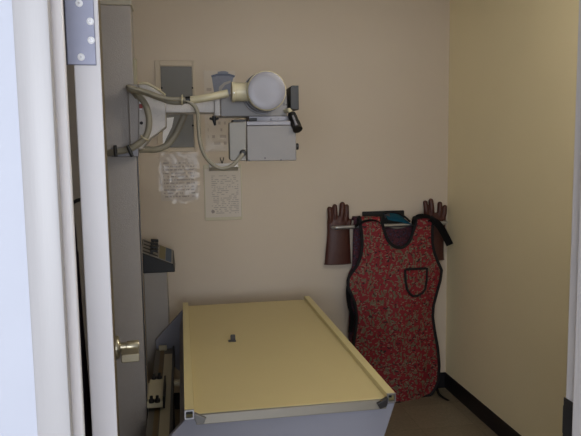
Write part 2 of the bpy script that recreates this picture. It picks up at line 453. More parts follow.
po = thing('poster', 'pale poster with a blue tapered emblem, partly behind the tube head', 'poster', (P(217, 150, Y=D).x, D, P(217, 150, Y=D).z))
obj('sheet', rect(nb(), 203.5, 70.5, 237, 151, D - .003, .0015), SIGNP, po, smoothing=False)
def emblem(pts, y): return prism(nb(), [(P(u, v, Y=D).x, P(u, v, Y=D).z) for u, v in pts], D - y - .0008, D - y + .0004)
em = obj('emblem', emblem([(211.5, 76), (214, 75), (217.5, 74.2), (217.5, 72), (221, 71.2), (225, 71.2), (228.3, 72), (228.3, 74.2), (232, 75), (234.5, 76), (233, 78.6), (231, 88), (229.5, 99), (229, 103), (215.5, 103), (214.8, 97), (213, 86), (212, 79)], .0035), BLUEINK, po, smoothing=False)
obj('emblem_band', emblem([(211, 75.6), (217, 73.8), (229, 73.8), (235, 75.6), (234.4, 77.6), (229, 76), (217, 76), (211.6, 77.6)], .0045), BLUEINKD, em, smoothing=False)
obj('emblem_mark', emblem([(219, 87), (224, 82.5), (231, 80.5), (230, 83), (225, 85), (222, 89), (220, 95), (218, 95)], .0045), M('pale_print', (176, 172, 172), rough=.7), em, smoothing=False)
obj('plastic_sleeve', sleeve(203, 104, 237.5, 152, D - .0046, .004, 8), PLASTIC, po)

# ---------------------------------------------------------------- x-ray table
X0, X1, Y0, Y1, ZT = -.012, .655, 1.90, 3.28, .70
tb = thing('xray_table', 'yellow-topped examination table with grey end panel in the middle of the room', 'examination table', (.32, 2.6, 0))
obj('tabletop', box(nb(), X0 + .028, X1 - .028, Y0, Y1, ZT - .016, ZT), YELLOW, tb, bevel=.0015)
def hollow(x0, x1, z0, z1, y0, y1, w):
    bm = nb(); o = [(x0, z0), (x1, z0), (x1, z1), (x0, z1)]; i = [(x0 + w, z0 + w), (x1 - w, z0 + w), (x1 - w, z1 - w), (x0 + w, z1 - w)]
    V = [[bm.verts.new((p[0], y, p[1])) for p in r] for y in (y0, y1) for r in (o, i)]
    oa, ia, ob, ib = V
    for k in range(4):
        q = (k + 1) % 4
        bm.faces.new((oa[k], oa[q], ob[q], ob[k])); bm.faces.new((ia[k], ib[k], ib[q], ia[q]))
        bm.faces.new((oa[k], ia[k], ia[q], oa[q])); bm.faces.new((ob[k], ob[q], ib[q], ib[k]))
    return bm
for x0 in (X0, X1 - .028):
    r = obj('side_rail', hollow(x0, x0 + .028, ZT - .012, ZT + .016, Y0 - .004, Y1 + .01, .003), YELLOWR, tb)
    plabel(obj('rail_end', hollow(x0 - .0005, x0 + .0285, ZT - .0125, ZT + .0165, Y0 - .010, Y0 - .003, .0045), SILVER, r), 'bright steel square end of the rail')
    obj('rail_hollow_black', box(nb(), x0 + .0035, x0 + .0245, Y0 + .02, Y1, ZT - .0085, ZT + .0125), BLACK, r)  # black block darkens the hollow inside of the rail
obj('front_edge', prism(nb(), [(Y0 + .002, ZT - .001), (Y0 - .006, ZT - .002), (Y0 - .014, ZT - .03), (Y0 + .002, ZT - .032)], X0 + .034, X1 - .032, 'x'), M('grey_edge_strip', (116, 110, 98), rough=.45, metal=.2), tb, bevel=.0015)
for x, s in ((X0 + .029, 1), (X1 - .029, -1)):
    obj('corner_bracket', prism(nb(), [(x, ZT - .010), (x, ZT + .008), (x + s * .036, ZT - .010), (x + s * .026, ZT - .028), (x + s * .004, ZT - .022)], Y0 - .019, Y0 - .002), DARKST if s < 0 else M('dull_bracket', (120, 118, 116), rough=.5, metal=.4), tb, bevel=.002)
endp = [(X0 + .002, ZT - .014), (X1, ZT - .016), (X1 - .004, ZT - .03), (X1 - .125, .30), (.02, .30), (-.155, .48), (-.155, .535)]
obj('end_panel', prism(nb(), endp, Y0 - .004, Y0 + .02), BLUEG, tb, bevel=.003)
obj('end_panel', prism(nb(), endp, Y1 - .02, Y1 + .004), BLUEG, tb, bevel=.003)
obj('body', prism(nb(), [(X0 + .004, ZT - .018), (X1 - .012, ZT - .018), (X1 - .135, .31), (-.03, .31), (-.03, .60)], Y0 + .02, Y1 - .02), BLUEG, tb)
obj('pedestal_base', box(nb(), 0, .50, Y0 + .22, Y1 - .15, 0, .31), BLUEG, tb, bevel=.006)
obj('kick_plate', box(nb(), -.01, .51, Y0 + .21, Y1 - .14, 0, .05), DARKST, tb, bevel=.003)
obj('ledge', rect(nb(), 174, 382, 184, 385.5, 2.55, .03), CREAMP, tb, bevel=.002)
tp = nb(); ta = P(199, 421, Y=Y0 - .006); tc_ = P(217, 431, Y=Y0 - .006)
n = 8; gr = [[tp.verts.new((ta.x + (tc_.x - ta.x) * j / n + .002 * math.sin(i * 2.1), Y0 - .0062 - .002 * noise.noise(Vector((i * 1.1, j * 1.3, 2))), ta.z + (tc_.z - ta.z) * i / n)) for j in range(n + 1)] for i in range(n + 1)]
for i in range(n):
    for j in range(n): tp.faces.new((gr[i][j], gr[i][j + 1], gr[i + 1][j + 1], gr[i + 1][j]))
plabel(obj('clear_tape', tp, PLASTIC, tb), 'crumpled shiny clear tape')
# little marker standing on the table
mk = P(232.5, 341, Z=ZT)
mt = thing('film_marker', 'small dark metal marker standing upright on the yellow table top', 'marker', (mk.x, mk.y, ZT))
obj('plate', prism(nb(), rounded(mk.x - .008, mk.x + .012, ZT, ZT + .027, .004), mk.y - .005, mk.y + .005), DARKST, mt, bevel=.001)
obj('foot', box(nb(), mk.x - .018, mk.x + .014, mk.y - .014, mk.y + .004, ZT, ZT + .005), DARKST, mt, bevel=.001)

# ---------------------------------------------------------------- guide rail and trolley beside the table
ra = P(159, 338, Z=.5); rb = P(157, 436, Z=.5)
gx0, gx1 = -.155, -.060
gy0, gy1 = 1.98, 3.24
gr_ = thing('guide_rail', 'beige horizontal guide rail with worn yellow tape along the table side', 'rail', (-.115, 2.6, 0))
obj('channel', box(nb(), gx0, gx1, gy0, gy1, .455, .492), M('rail_grey', (96, 92, 86), rough=.5), gr_, bevel=.003)
obj('flange', box(nb(), -.108, -.068, gy0, gy1 - .1, .491, .497), CREAMP, gr_, bevel=.001)
obj('edge_lip', box(nb(), gx1 - .010, gx1, gy0, gy1, .492, .506), DARKST, gr_, bevel=.001)
obj('tape_strip', box(nb(), -.130, -.112, gy0, gy1 - .02, .4915, .4945), TAPEY, gr_)
obj('end_stop', box(nb(), -.138, -.098, gy1 - .03, gy1 - .012, .492, .516), CREAMP, gr_, bevel=.003)
for y in (2.04, 2.60, 3.16): obj('bracket', box(nb(), gx0 + .01, gx1 - .01, y - .02, y + .02, 0, .456), DARKST, gr_, bevel=.002)

# ---------------------------------------------------------------- x-ray tube stand
cy0, cy1 = 2.46, 2.57
cxr = P(140.4, 250, Y=cy0).x
xs = thing('xray_tube_stand', 'grey floor column with a side arm carrying the x-ray tube above the table', 'x-ray stand', (-.28, 2.58, 0))
ctop = P(118, 5, Y=cy0).z
obj('column', box(nb(), -.40, cxr, cy0, cy1, .03, ctop), HAMMER, xs, bevel=.004)
obj('top_cap', box(nb(), -.405, cxr + .004, cy0 - .004, cy1 + .004, ctop, ctop + .018), M('pale_cap', (160, 154, 140), rough=.5), xs, bevel=.003)
obj('base_plate', box(nb(), -.46, cxr - .004, cy0 - .12, cy1 + .12, 0, .03), DARKST, xs, bevel=.004)
obj('side_track', box(nb(), cxr, cxr + .012, cy0 + .005, cy0 + .03, P(136, 91, Y=cy0).z, P(136, 58, Y=cy0).z), M('dull_cream', (150, 142, 116), rough=.5), xs, bevel=.002)
# trolley over the rail
tr0 = P(148, 396, Z=.53); tr1 = P(164, 370, Z=.53)
obj('corner_seam', box(nb(), cxr - .001, cxr + .004, cy0 + .002, cy0 + .006, .05, P(136, 91, Y=cy0).z), DARKST, xs)
tro = obj('trolley', box(nb(), -.158, -.098, 2.44, 2.70, .508, .532), CREAMP, xs, bevel=.003)
for y in (2.445, 2.70):
    for x in (-.140, -.118):
        obj('roller_bolt', lathe(nb(), (x, y, .53), (0, 0, 1), [(0, .011), (.012, .011), (.013, .006), (.026, .006), (.028, 0)], 16), BLACK, tro)
obj('trolley_flange', box(nb(), -.098, -.090, 2.45, 2.69, .500, .548), BLACK, tro, bevel=.002)
obj('trolley_arm', box(nb(), cxr - .02, -.150, 2.50, 2.66, .515, .530), BEIGEM, tro)
# carriage plate
YA = 2.42
def poly(pts, Y): return [(P(u, v, Y=Y).x, P(u, v, Y=Y).z) for u, v in pts]
HAMMERL = M('pale_hammered_enamel', (176, 170, 164), rough=.32, metal=.1, var=.06, scale=80, bump=.5, bscale=230)
car = obj('carriage', prism(nb(), poly([(138.2, 84), (147, 83.5), (157, 88.5), (166, 96), (166, 127), (150, 139), (142, 149), (138.4, 150)], YA), YA, YA + .14), HAMMERL, xs, bevel=.004)
obj('carriage_sleeve', box(nb(), cxr - .02, cxr + .03, cy0 - .03, cy1 - .04, P(138, 149, Y=YA).z, P(138, 84, Y=YA).z), HAMMER, xs, bevel=.003)
ind = nb(); p = P(140.5, 104, Y=YA - .002); box(ind, p.x - .004, p.x + .004, YA - .003, YA, p.z - .02, p.z + .04)
obj('scale_window', ind, BRIGHTW, car)
ind = nb(); p = P(141, 106, Y=YA); box(ind, p.x - .006, p.x + .006, YA - .006, YA - .002, p.z - .009, p.z + .007)
obj('red_pointer', ind, M('red_pointer_paint', (150, 40, 34), rough=.5), car)
for q in ((141.5, 123),):
    p = P(*q, Y=YA); obj('bolt', lathe(nb(), (p.x, YA + .001, p.z), (0, -1, 0), [(0, .006), (.004, .006), (.006, .003), (.0062, 0)], 12), DARKST, car)
# arm
aa = P(164, 97.5, Y=YA); ab = P(218, 113.5, Y=YA)
zt, zbm = P(190, 97, Y=YA).z, P(190, 113, Y=YA).z
obj('arm', box(nb(), aa.x, ab.x + .02, YA + .005, YA + .10, zbm, zt), HAMMERL, xs, bevel=.005)
c0 = P(214, 100, Y=YA).x; c1 = P(220, 100, Y=YA).x
col_ = obj('collar', box(nb(), c0, c1, YA - .012, YA + .115, P(217, 116, Y=YA).z, P(217, 98, Y=YA).z), HAMMERL, xs, bevel=.003)
wk = nb(); p = P(214.5, 117, Y=YA)
cyl(wk, (p.x, YA + .03, p.z + .005), (p.x, YA + .03, p.z - .012), .008)
for s in (-1, 1): sweep(wk, [(p.x, YA + .03, p.z - .008), (p.x + s * .017, YA + .03, p.z - .003)], [.006, .004], 12)
sweep(wk, [(p.x, YA + .03, p.z - .01), (p.x + .003, YA + .03, p.z - .030)], [.007, .004], 12)
obj('wing_knob', wk, BLACK, col_)
# head block behind the tube
h0 = P(220, 96, Y=YA); h1 = P(287.5, 116.5, Y=YA)
obj('head_block', box(nb(), h0.x, h1.x, YA, YA + .11, h1.z, P(287, 94, Y=YA).z), GREYP, xs, bevel=.004)
ic = P(285.5, 104.5, Y=YA)
mkb = nb(); box(mkb, ic.x - .008, ic.x - .004, YA - .001, YA + .001, ic.z - .004, ic.z + .006); box(mkb, ic.x, ic.x + .006, YA - .001, YA + .001, ic.z - .004, ic.z + .002)
obj('small_mark', mkb, DARKST, xs)
# tube housing along Y
fc = P(267, 90.5, Y=2.27); R = 19.7 / 640 * 2.27
tu = obj('tube_housing', lathe(nb(), (fc.x, 2.275, fc.z), (0, 1, 0), [(0, R * .95), (.004, R), (.030, R), (.034, R * .97), (.045, R * .97), (.048, R * .93), (.30, R * .93), (.32, R * .8), (.325, 0)], 56), CREAMP, xs)
obj('end_cover', lathe(nb(), (fc.x, 2.277, fc.z), (0, -1, 0), [(0, R * .955), (.003, R * .95), (.0042, R * .91), (.0048, R * .6), (.0034, R * .3), (.003, 0)], 56), PALE, tu)
obj('clamp_ring', lathe(nb(), (fc.x, 2.345, fc.z), (0, 1, 0), [(0, R * .93), (0, R * 1.04), (.030, R * 1.04), (.030, R * .93)], 56), DARKST, tu)
obj('trunnion', lathe(nb(), (fc.x, 2.385, fc.z), (0, 1, 0), [(0, R * .93), (0, R * 1.07), (.022, R * 1.07), (.022, R * .93)], 56), PALE, tu)
# horizontal cable receptacle
YC = 2.33
s0, s1 = P(231.5, 92, Y=YC), P(252, 92, Y=YC)
rr = 9.3 / 640 * YC * 1.02
soc = obj('cable_socket', lathe(nb(), (s0.x, YC, s0.z), (1, 0, 0), [(0, rr * .8), (.001, rr * 1.04), (.010, rr * 1.04), (.0115, rr * .96), (.013, rr * .96), (s1.x - s0.x + .03, rr * .96)], 32), CREAMP, tu)
obj('socket_screw', lathe(nb(), (s0.x + .006, YC - rr * 1.03, s0.z - .006), (0, -1, 0), [(0, .003), (.002, .002), (.0024, 0)], 10), BRIGHTW, soc)
# black angle box at the right of the tube
b0 = P(289.3, 86, Y=YA); b1 = P(298, 110, Y=YA)
bb = nb(); prism(bb, [(b0.x, b1.z + .004), (b0.x, b0.z - .006), (b0.x + .008, b0.z), (b1.x, b0.z), (b1.x, b1.z), (b0.x + .012, b1.z)], YA - .02, YA + .075)
obj('angle_gauge', bb, BLACK, xs, bevel=.002)
# handle
hb = nb(); e0, e1 = P(290, 110, Y=2.36), P(293, 117, Y=2.36)
sweep(hb, [(h1.x - .01, 2.43, e0.z), (e0.x, 2.38, e0.z), (e1.x, 2.36, e1.z)], [.008, .009, .009], 14)
ha = obj('handle', hb, CREAMP, xs)
g0, g1 = P(291.5, 114, Y=2.36), P(298, 130, Y=2.31)
d_ = (g1 - g0)
obj('grip', sweep(nb(), smooth([g0, g0 + d_ * .15, g0 + d_ * .5, g0 + d_ * .85, g1], 5), [.010] + [.0155] * 5 + [.0165] * 5 + [.018] * 5 + [.018] * 4 + [.010], 20), BLACK, ha)
gm0 = g0 + Vector((-.001, -.015, .0)); gm1 = g1 + Vector((-.004, -.0165, .004))
obj('grip_inlay', sweep(nb(), [gm0 + (gm1 - gm0) * .15, gm0 + (gm1 - gm0) * .8], [.005, .0055], 12), PALE, ha)
# collimator
YK = 2.33
k0 = P(246.5, 125.5, Y=YK); k1 = P(296.5, 160.5, Y=YK); kl = P(229.5, 123, Y=YK)
co = obj('collimator', box(nb(), k0.x, k1.x, YK, YK + .20, k1.z, k0.z), GREYP, xs, bevel=.003)
obj('side_cover', prism(nb(), poly([(229, 122.5), (246.3, 121.5), (246.3, 161), (232, 161), (229.5, 159)], YK), YK - .002, YK + .05), M('warm_grey_enamel', (122, 118, 110), rough=.45), co, bevel=.003)
obj('top_band', box(nb(), k0.x, P(290.5, 124, Y=YK).x, YK - .003, YK + .18, k0.z, P(260, 121.2, Y=YK).z), PALE, co, bevel=.002)
obj('track', box(nb(), P(248, 119, Y=YA).x, P(288, 119, Y=YA).x, YA - .03, YA + .10, P(260, 122, Y=YA).z, P(260, 116.5, Y=YA).z), PALE, xs, bevel=.002)
for px in (249, 271):
    obj('track_pad', rect(nb(), px, 118, px + 8, 121, YA - .036, .01), BLACK if px < 260 else PALE, co, bevel=.001)
obj('black_strip', rect(nb(), 233, 119.6, 246, 122, YK + .01, .10), BLACK, co, bevel=.001)
kk = P(297, 146.5, Y=YK + .06)
obj('knob', lathe(nb(), (k1.x, YK + .05, kk.z), (1, 0, 0), [(0, .007), (.003, .007), (.004, .012), (.016, .012), (.017, .010), (.0172, 0)], 24), BLACK, co)
for q in ((265, 158.6), (249, 161), (281, 160.5)):
    p = P(*q, Y=YK); obj('screw', lathe(nb(), (p.x, YK + .001, p.z + .002), (0, -1, 0), [(0, .0032), (.002, .003), (.0024, 0)], 10), DARKST, co)
gp = P(243, 153, Y=YK - .003)
obj('cable_grommet', lathe(nb(), (gp.x, YK, gp.z), (0, -1, 0), [(0, .013), (.010, .012), (.012, .009), (.018, .008), (.0182, 0)], 20), BLACK, co)
# cables
def pth(l): return smooth([P(u, v, Y=y) for u, v, y in l], 8)
plabel(obj('cable', sweep(nb(), pth([(228, 93, 2.33), (217, 95.5, 2.33), (204, 98.2, 2.33), (191, 100, 2.34)]), [.0135] * 25, 16), CREAMP, xs), 'cream end of the tube cable')
rest = pth([(192, 99.6, 2.34), (186, 100, 2.34)])
plabel(obj('cable_sleeve', sweep(nb(), [P(190.5, 99.8, Y=2.34), P(185.5, 100, Y=2.34)], .0125, 16), BLACK, xs), 'black band on the tube cable')
obj('cable', sweep(nb(), pth([(186, 100, 2.34), (180, 101.5, 2.36), (170, 101, 2.36), (158, 97, 2.36), (146, 92.5, 2.36), (134, 89.5, 2.34), (129.5, 88.8, 2.35), (133, 90.5, 2.41), (140, 97, 2.395), (146, 106, 2.385), (149, 118, 2.385), (148.5, 129, 2.385), (145, 138, 2.385), (137, 145, 2.385), (128, 149.5, 2.39), (115, 152, 2.40), (100, 154.5, 2.43)]), .0115, 14), RUBBER, xs)
obj('cable', sweep(nb(), pth([(243, 153.5, 2.318), (239, 158.5, 2.315), (232, 165.5, 2.315), (222, 168.5, 2.32), (212, 164, 2.32), (204, 154, 2.32), (200, 142, 2.32), (198.5, 128, 2.32), (197.5, 113, 2.335), (193, 104.5, 2.335), (183, 99.5, 2.335), (170, 99, 2.335), (158, 96.5, 2.335), (146, 92, 2.335), (134, 88.5, 2.33), (128, 86.5, 2.34), (130, 89, 2.42), (137, 98, 2.43)]), .0072, 12), RUBBER, xs)
obj('cable', sweep(nb(), pth([(188, 101, 2.53), (185, 113, 2.56), (181, 123, 2.56), (175, 135, 2.55), (167, 145, 2.54), (156, 149.5, 2.53), (146, 149.5, 2.50), (136, 149.5, 2.47), (128, 150, 2.44), (118, 152, 2.425)]), .0125, 14), RUBBER, xs)
obj('cable', sweep(nb(), pth([(139, 83.5, 2.405), (146, 83.5, 2.40), (153, 86.5, 2.40), (160, 91, 2.395), (165, 95, 2.38)]), .0045, 10), CREAMP, xs)
obj('cable_tie', sweep(nb(), pth([(182, 95.5, 2.33), (181.8, 99, 2.318), (182, 103.5, 2.33), (182.5, 104, 2.37), (182.4, 96, 2.37), (182, 95.5, 2.33)]), .0028, 8), CREAMP, xs)
obj('cable_tie', sweep(nb(), pth([(141, 135.5, 2.385), (143.5, 138, 2.365), (148, 140, 2.38), (146, 140.5, 2.40), (141, 135.5, 2.385)]), .0028, 8), CREAMP, xs)
cbk = obj('cable_bracket', rect(nb(), 111, 147.5, 138.5, 156.5, 2.36 + .055, .045), PALE, xs, bevel=.002)
for px in (115.5, 130):
    k = nb(); p = P(px, 151, Y=2.38)
    for s in (-1, 1): sweep(k, [(p.x, 2.375, p.z), (p.x + (.008 if px > 120 else .001) * s, 2.372, p.z - s * .020)], [.007, .006], 12)
    cyl(k, (p.x, 2.37, p.z), (p.x, 2.42, p.z), .006)
    obj('wing_nut', k, BLACK, cbk)

# ---------------------------------------------------------------- control console on its pedestal
YP = 3.30
c = [P(142.5, 253, Y=YP), P(173.5, 264.5, Y=YP), P(175, 272, Y=YP)]
XLc = -.215
zl = P(143, 252.5, Y=YP).z; zr = c[1].z; z0 = c[2].z; xr = c[2].x
cc = thing('control_console', 'black wedge-shaped control console with toggle switches on a grey pedestal', 'control console', ((XLc + xr) / 2, YP + .1, z0))
slope = (zr - zl) / (c[1].x - XLc)
obj('housing', prism(nb(), [(XLc, z0), (xr, z0), (c[1].x, zr), (XLc, zl)], YP, YP + .21), BLACK, cc, bevel=.003)
def onp(x, d=.0): return zl + slope * (x - XLc) + d
def strip(name, xa, xb, mat, y0=YP + .006, y1=YP + .204, d0=-.002, d1=.0025, par=None):
    return obj(name, prism(nb(), [(xa, onp(xa, d0)), (xb, onp(xb, d0)), (xb, onp(xb, d1)), (xa, onp(xa, d1))], y0, y1), mat, par)
fp = strip('face_plate', XLc + .004, c[1].x - .003, M('console_face', (142, 138, 132), rough=.5), par=cc)
wd = c[1].x - XLc
plabel(strip('yellow_band', XLc + .56 * wd, XLc + .74 * wd, M('console_yellow', (132, 124, 92), rough=.6), d0=.002, d1=.004, y0=YP + .012, y1=YP + .198, par=fp), 'yellowish printed band')
plabel(strip('blue_band', XLc + .76 * wd, XLc + .93 * wd, M('console_blue', (78, 96, 120), rough=.6), d0=.002, d1=.004, y0=YP + .012, y1=YP + .198, par=fp), 'blue printed band')
for k in range(4):
    y = YP + .03 + k * .05
    strip('switch_slot', XLc + .06 * wd, XLc + .52 * wd, BLACK, y0=y - .008, y1=y + .008, d0=.002, d1=.0035, par=fp)
    lvb = nb(); xa = XLc + .30 * wd; xb = XLc + .52 * wd
    prism(lvb, [(xa, onp(xa)), (xa + .012, onp(xa)), (xa + .012, onp(xa) + .014), (xb, onp(xa) + .010), (xb, onp(xa) + .022), (xa - .004, onp(xa) + .027)], y - .009, y + .009)
    obj('switch_lever', lvb, BLACK, cc, bevel=.002)
bpy.context.view_layer.update()
def lean(o):     # the whole face plate rises towards the wall
    if o.type == 'MESH':
        for v in o.data.vertices:
            q = o.matrix_world @ v.co
            if q.z > z0 + .002: v.co.z += max(0, q.y - YP) / .21 * .042
    for ch_ in o.children: lean(ch_)
lean(cc)
pdx = P(168, 300, Y=YP + .02).x
pe_ = thing('pedestal', 'tall narrow grey pedestal under the black control console', 'pedestal', ((XLc + pdx) / 2, YP + .1, 0))
obj('post', box(nb(), XLc + .01, pdx, YP + .012, YP + .2, .02, z0), M('pedestal_grey', (156, 150, 144), rough=.5, var=.03), pe_, bevel=.003)
obj('foot_plate', box(nb(), XLc - .02, pdx + .01, YP - .01, YP + .22, 0, .02), DARKST, pe_, bevel=.003)

# ---------------------------------------------------------------- towel bar, gloves, aprons
YB = D - .085
bl, br = P(333.5, 227.8, Y=YB), P(447.5, 222.8, Y=YB)
zb_ = (bl.z + br.z) / 2
bar = thing('wall_bar', 'chrome wall bar with bent-back ends holding the red aprons', 'bar', ((bl.x + br.x) / 2, D, zb_))
bx0, bx1 = bl.x, br.x
def bz(x): return bl.z + (br.z - bl.z) * (x - bx0) / (bx1 - bx0)
obj('rod', sweep(nb(), smooth([(bx0 + .012, D - .004, bz(bx0)), (bx0 + .004, YB + .03, bz(bx0)), (bx0 + .012, YB + .004, bz(bx0)), (bx0 + .035, YB, bz(bx0 + .03))] + [(bx0 + (bx1 - bx0) * t, YB, bz(bx0 + (bx1 - bx0) * t)) for t in (.2, .5, .8)] + [(bx1 - .035, YB, bz(bx1 - .03)), (bx1 - .010, YB + .004, bz(bx1)), (bx1 - .002, YB + .03, bz(bx1)), (bx1 - .010, D - .004, bz(bx1))], 6), .0115, 16), SILVER, bar)
for x in (bx0 + .012, bx1 - .010):
    obj('wall_flange', lathe(nb(), (x, D, bz(x)), (0, -1, 0), [(0, .022), (.004, .022), (.007, .014)], 24), SILVER, bar)

def glove(name, pal, fingers, thumb, label):
    """pal: rows of (left px, right px, py); fingers: base px,py -> tip px,py, radius"""
    Yg = D - .030
    bm = nb(); rings = []; seg = 28
    for (xl, xr_, py, dep) in pal:
        a = P(xl, py, Y=Yg); b = P(xr_, py, Y=Yg); cxm, hw = (a.x + b.x) / 2, (b.x - a.x) / 2
        rings.append([bm.verts.new((cxm + hw * math.cos(2 * PI * k / seg), Yg + dep * math.sin(2 * PI * k / seg), a.z)) for k in range(seg)])
    for A, B in zip(rings, rings[1:]):
        for k in range(seg): bm.faces.new((A[k], A[(k + 1) % seg], B[(k + 1) % seg], B[k]))
    bm.faces.new(rings[0][::-1]); bm.faces.new(rings[-1])
    for (u0, v0, u1, v1, r) in fingers + [thumb]:
        a = P(u0, v0, Y=Yg); b = P(u1, v1, Y=Yg); r *= 1.36; mid = (a + b) / 2 + Vector((0, -.006, 0)); b = b + Vector((0, .002, 0))
        pts = smooth([a, mid, b], 7); dl = (b - mid).normalized()
        rad = [r * (1.05 - .12 * i / 14) for i in range(15)]
        for k in range(1, 6):
            an = PI / 2 * k / 5; pts.append(b + dl * r * .93 * math.sin(an)); rad.append(max(.0008, r * .93 * math.cos(an)))
        sweep(bm, pts, rad, 16)
    g = thing(name, label, 'glove', (P((pal[0][0] + pal[0][1]) / 2, pal[0][2], Y=Yg).x, Yg, P(pal[0][0], pal[0][2], Y=Yg).z), 'lead gloves either side of the aprons')
    o = obj('glove_body', bm, BROWNL, g)
    rm = o.modifiers.new('remesh', 'REMESH'); rm.mode = 'VOXEL'; rm.voxel_size = .0028; rm.use_smooth_shade = True
    sm = o.modifiers.new('smooth', 'SMOOTH'); sm.factor = .5; sm.iterations = 3
    # cuff hem with a dark mouth
    xl, xr_, py, dep = pal[0]; a = P(xl, py, Y=Yg); b = P(xr_, py, Y=Yg); cxm, hw = (a.x + b.x) / 2, (b.x - a.x) / 2
    obj('cuff_hem', sweep(nb(), [(cxm + hw * 1.0 * math.cos(2 * PI * k / 32), Yg + dep * math.sin(2 * PI * k / 32), a.z + .002) for k in range(33)], .0032, 10), BROWNL, g)
    return g
glove('lead_glove', [(324.5, 351, 264.5, .024), (325.5, 350.5, 252, .025), (326.8, 350, 240, .024), (327.3, 349.6, 231, .021), (327, 349.6, 223, .019), (327.6, 349, 216.5, .015)],
      [(330.3, 222, 329.6, 209, .0115), (335, 221, 334.8, 206.5, .0112), (341, 221, 342.4, 204.5, .0125), (346, 221, 346.8, 206.5, .0105)],
      (346.5, 230, 349.8, 221, .0105), 'brown leather glove, fingers up, left of the hanging aprons')
glove('lead_glove', [(422, 443.8, 260.5, .024), (421.8, 443.5, 250, .025), (422, 444, 236, .024), (422.6, 445.5, 226, .021), (423, 446, 219, .019), (423.6, 445.8, 213, .015)],
      [(426.3, 217, 425.4, 202.7, .0112), (431.6, 217, 431, 200.9, .0118), (439, 217, 440, 204, .0118), (443.2, 218, 445, 207, .0105)],
      (424.5, 230, 421.4, 222, .0105), 'brown leather glove, fingers up, in the corner right of the aprons')

def apron(name, label, mat, Ya, left, right, nl, nr, col_a, zbot_px, dx=0.0, fold=1.0, back=.05, hemcurve=True, blg=.030):
    """left/right/nl/nr: lists of (py, px) boundaries"""
    def itp(tab, y):
        if y <= tab[0][0]: return tab[0][1]
        for (a, xa), (b, xb) in zip(tab, tab[1:]):
            if y <= b:
                t = (y - a) / (b - a); return xa + (xb - xa) * t
        return tab[-1][1]
    N = 30; ybn = nl[-1][0]; ytop = nl[0][0]
    vs = nb()
    def pt(px, py, s):
        p = P(px, py, Y=Ya)
        hang = max(0, (py - 226) / 170)
        # lead sheet hangs stiffly: a gentle barrel plus a few vertical folds growing to the hem
        bulge = -blg * math.sin(PI * s) * min(1, .25 + hang * 1.6)
        folds = fold * .009 * hang * (math.sin(s * 9.5 + py * .012 + 1) + .5 * math.sin(s * 21 + py * .02))
        buck = fold * .010 * math.exp(-((py - 375) / 16) ** 2) * math.sin(s * 7 + .5)
        buck2 = fold * .005 * math.sin((py - s * 40) / 13.0) * hang
        return Vector((p.x + dx, Ya + bulge + folds + buck + buck2, p.z))
    A = col_a
    body = []; nrow = 60
    for i in range(nrow + 1):
        y = ybn + (zbot_px - ybn) * i / nrow
        xl, xr_ = itp(left, y), itp(right, y)
        row = []
        for j in range(N + 1):
            s = j / N
            yy = y
            if hemcurve:   # rounded hem
                e = abs(s - .5) * 2; yy = ybn + (y - ybn) * (1 - .035 * e ** 3 * (i / nrow))
            nx = itp(nl, ybn)
            base = xl + (xr_ - xl) * s
            if True:   # columns lean towards the neckline near the top
                k = max(0, 1 - i / 14)
                tgt = xl + (nx - xl) * (j / A) if j <= A else nx + (xr_ - nx) * ((j - A) / (N - A))
                base = base * (1 - k) + tgt * k
            row.append(vs.verts.new(pt(base, yy, s)))
        body.append(row)
    for i in range(nrow):
        for j in range(N): vs.faces.new((body[i][j], body[i][j + 1], body[i + 1][j + 1], body[i + 1][j]))
    edges = {}
    up = 16; strips = []
    for side in (0, 1):
        js = list(range(0, A + 1)) if side == 0 else list(range(A, N + 1))
        prev = [body[0][j] for j in js]; rows = [prev]
        for i in range(1, up + 1):
            t = (i / up) ** 1.6
            y = ybn + (ytop - ybn) * t
            if side == 0: xl, xr_ = itp(left, y), itp(nl, y)
            else: xl, xr_ = itp(nr, y), itp(right, y)
            r = [vs.verts.new(pt(xl + (xr_ - xl) * q / (len(js) - 1), y, j / N)) for q, j in enumerate(js)]
            rows.append(r)
        # over the bar and a short way down behind it
        top = rows[-1]
        for k in range(1, 9):
            an = PI * min(1, k / 6)
            r = []
            for v in top:
                r.append(vs.verts.new(v.co + Vector((0, .021 * (1 - math.cos(an)), .020 * math.sin(an) - (back * (k - 6) / 2 if k > 6 else 0)))))
            rows.append(r)
        for a_, b_ in zip(rows, rows[1:]):
            for q in range(len(js) - 1): vs.faces.new((a_[q], a_[q + 1], b_[q + 1], b_[q]))
        strips.append(rows)
    LT = [r[0].co.copy() for r in strips[0][::-1]][1:] + [r[0].co.copy() for r in body[1:]]
    RT = [r[-1].co.copy() for r in strips[1][::-1]] + [r[-1].co.copy() for r in body[1:]]
    HM = [v.co.copy() for v in body[-1]]
    NK = [r[-1].co.copy() for r in strips[0][::-1]] + [r[0].co.copy() for r in strips[1][1:]]
    lo = min(v.co.z for v in vs.verts); xm = sum(v.co.x for v in vs.verts) / len(vs.verts)
    root = thing(name, label, 'apron', (xm, Ya, lo), 'lead aprons on the wall bar')
    o = obj('panel', vs, mat, root); o.data.set_sharp_from_angle(angle=PI)
    sd = o.modifiers.new('thick', 'SOLIDIFY'); sd.thickness = .006; sd.offset = 1
    f = Vector((0, -.006, 0))
    for nm, path in (('side_binding', LT), ('side_binding', RT), ('hem_binding', HM), ('neck_binding', NK)):
        obj(nm, sweep(nb(), [q + f for q in path], .0095, 8), PIPING, root)
    return root, pt
YAp = YB - .030
left = [(222, 360), (232, 361.2), (245, 362), (256, 360.5), (266, 356.5), (274, 350.5), (279, 347.5), (288, 347.8), (296, 351.5), (304, 354.5), (318, 356.5), (332, 355), (345, 353.5), (362, 352.5), (380, 353.5), (392, 358), (400, 364)]
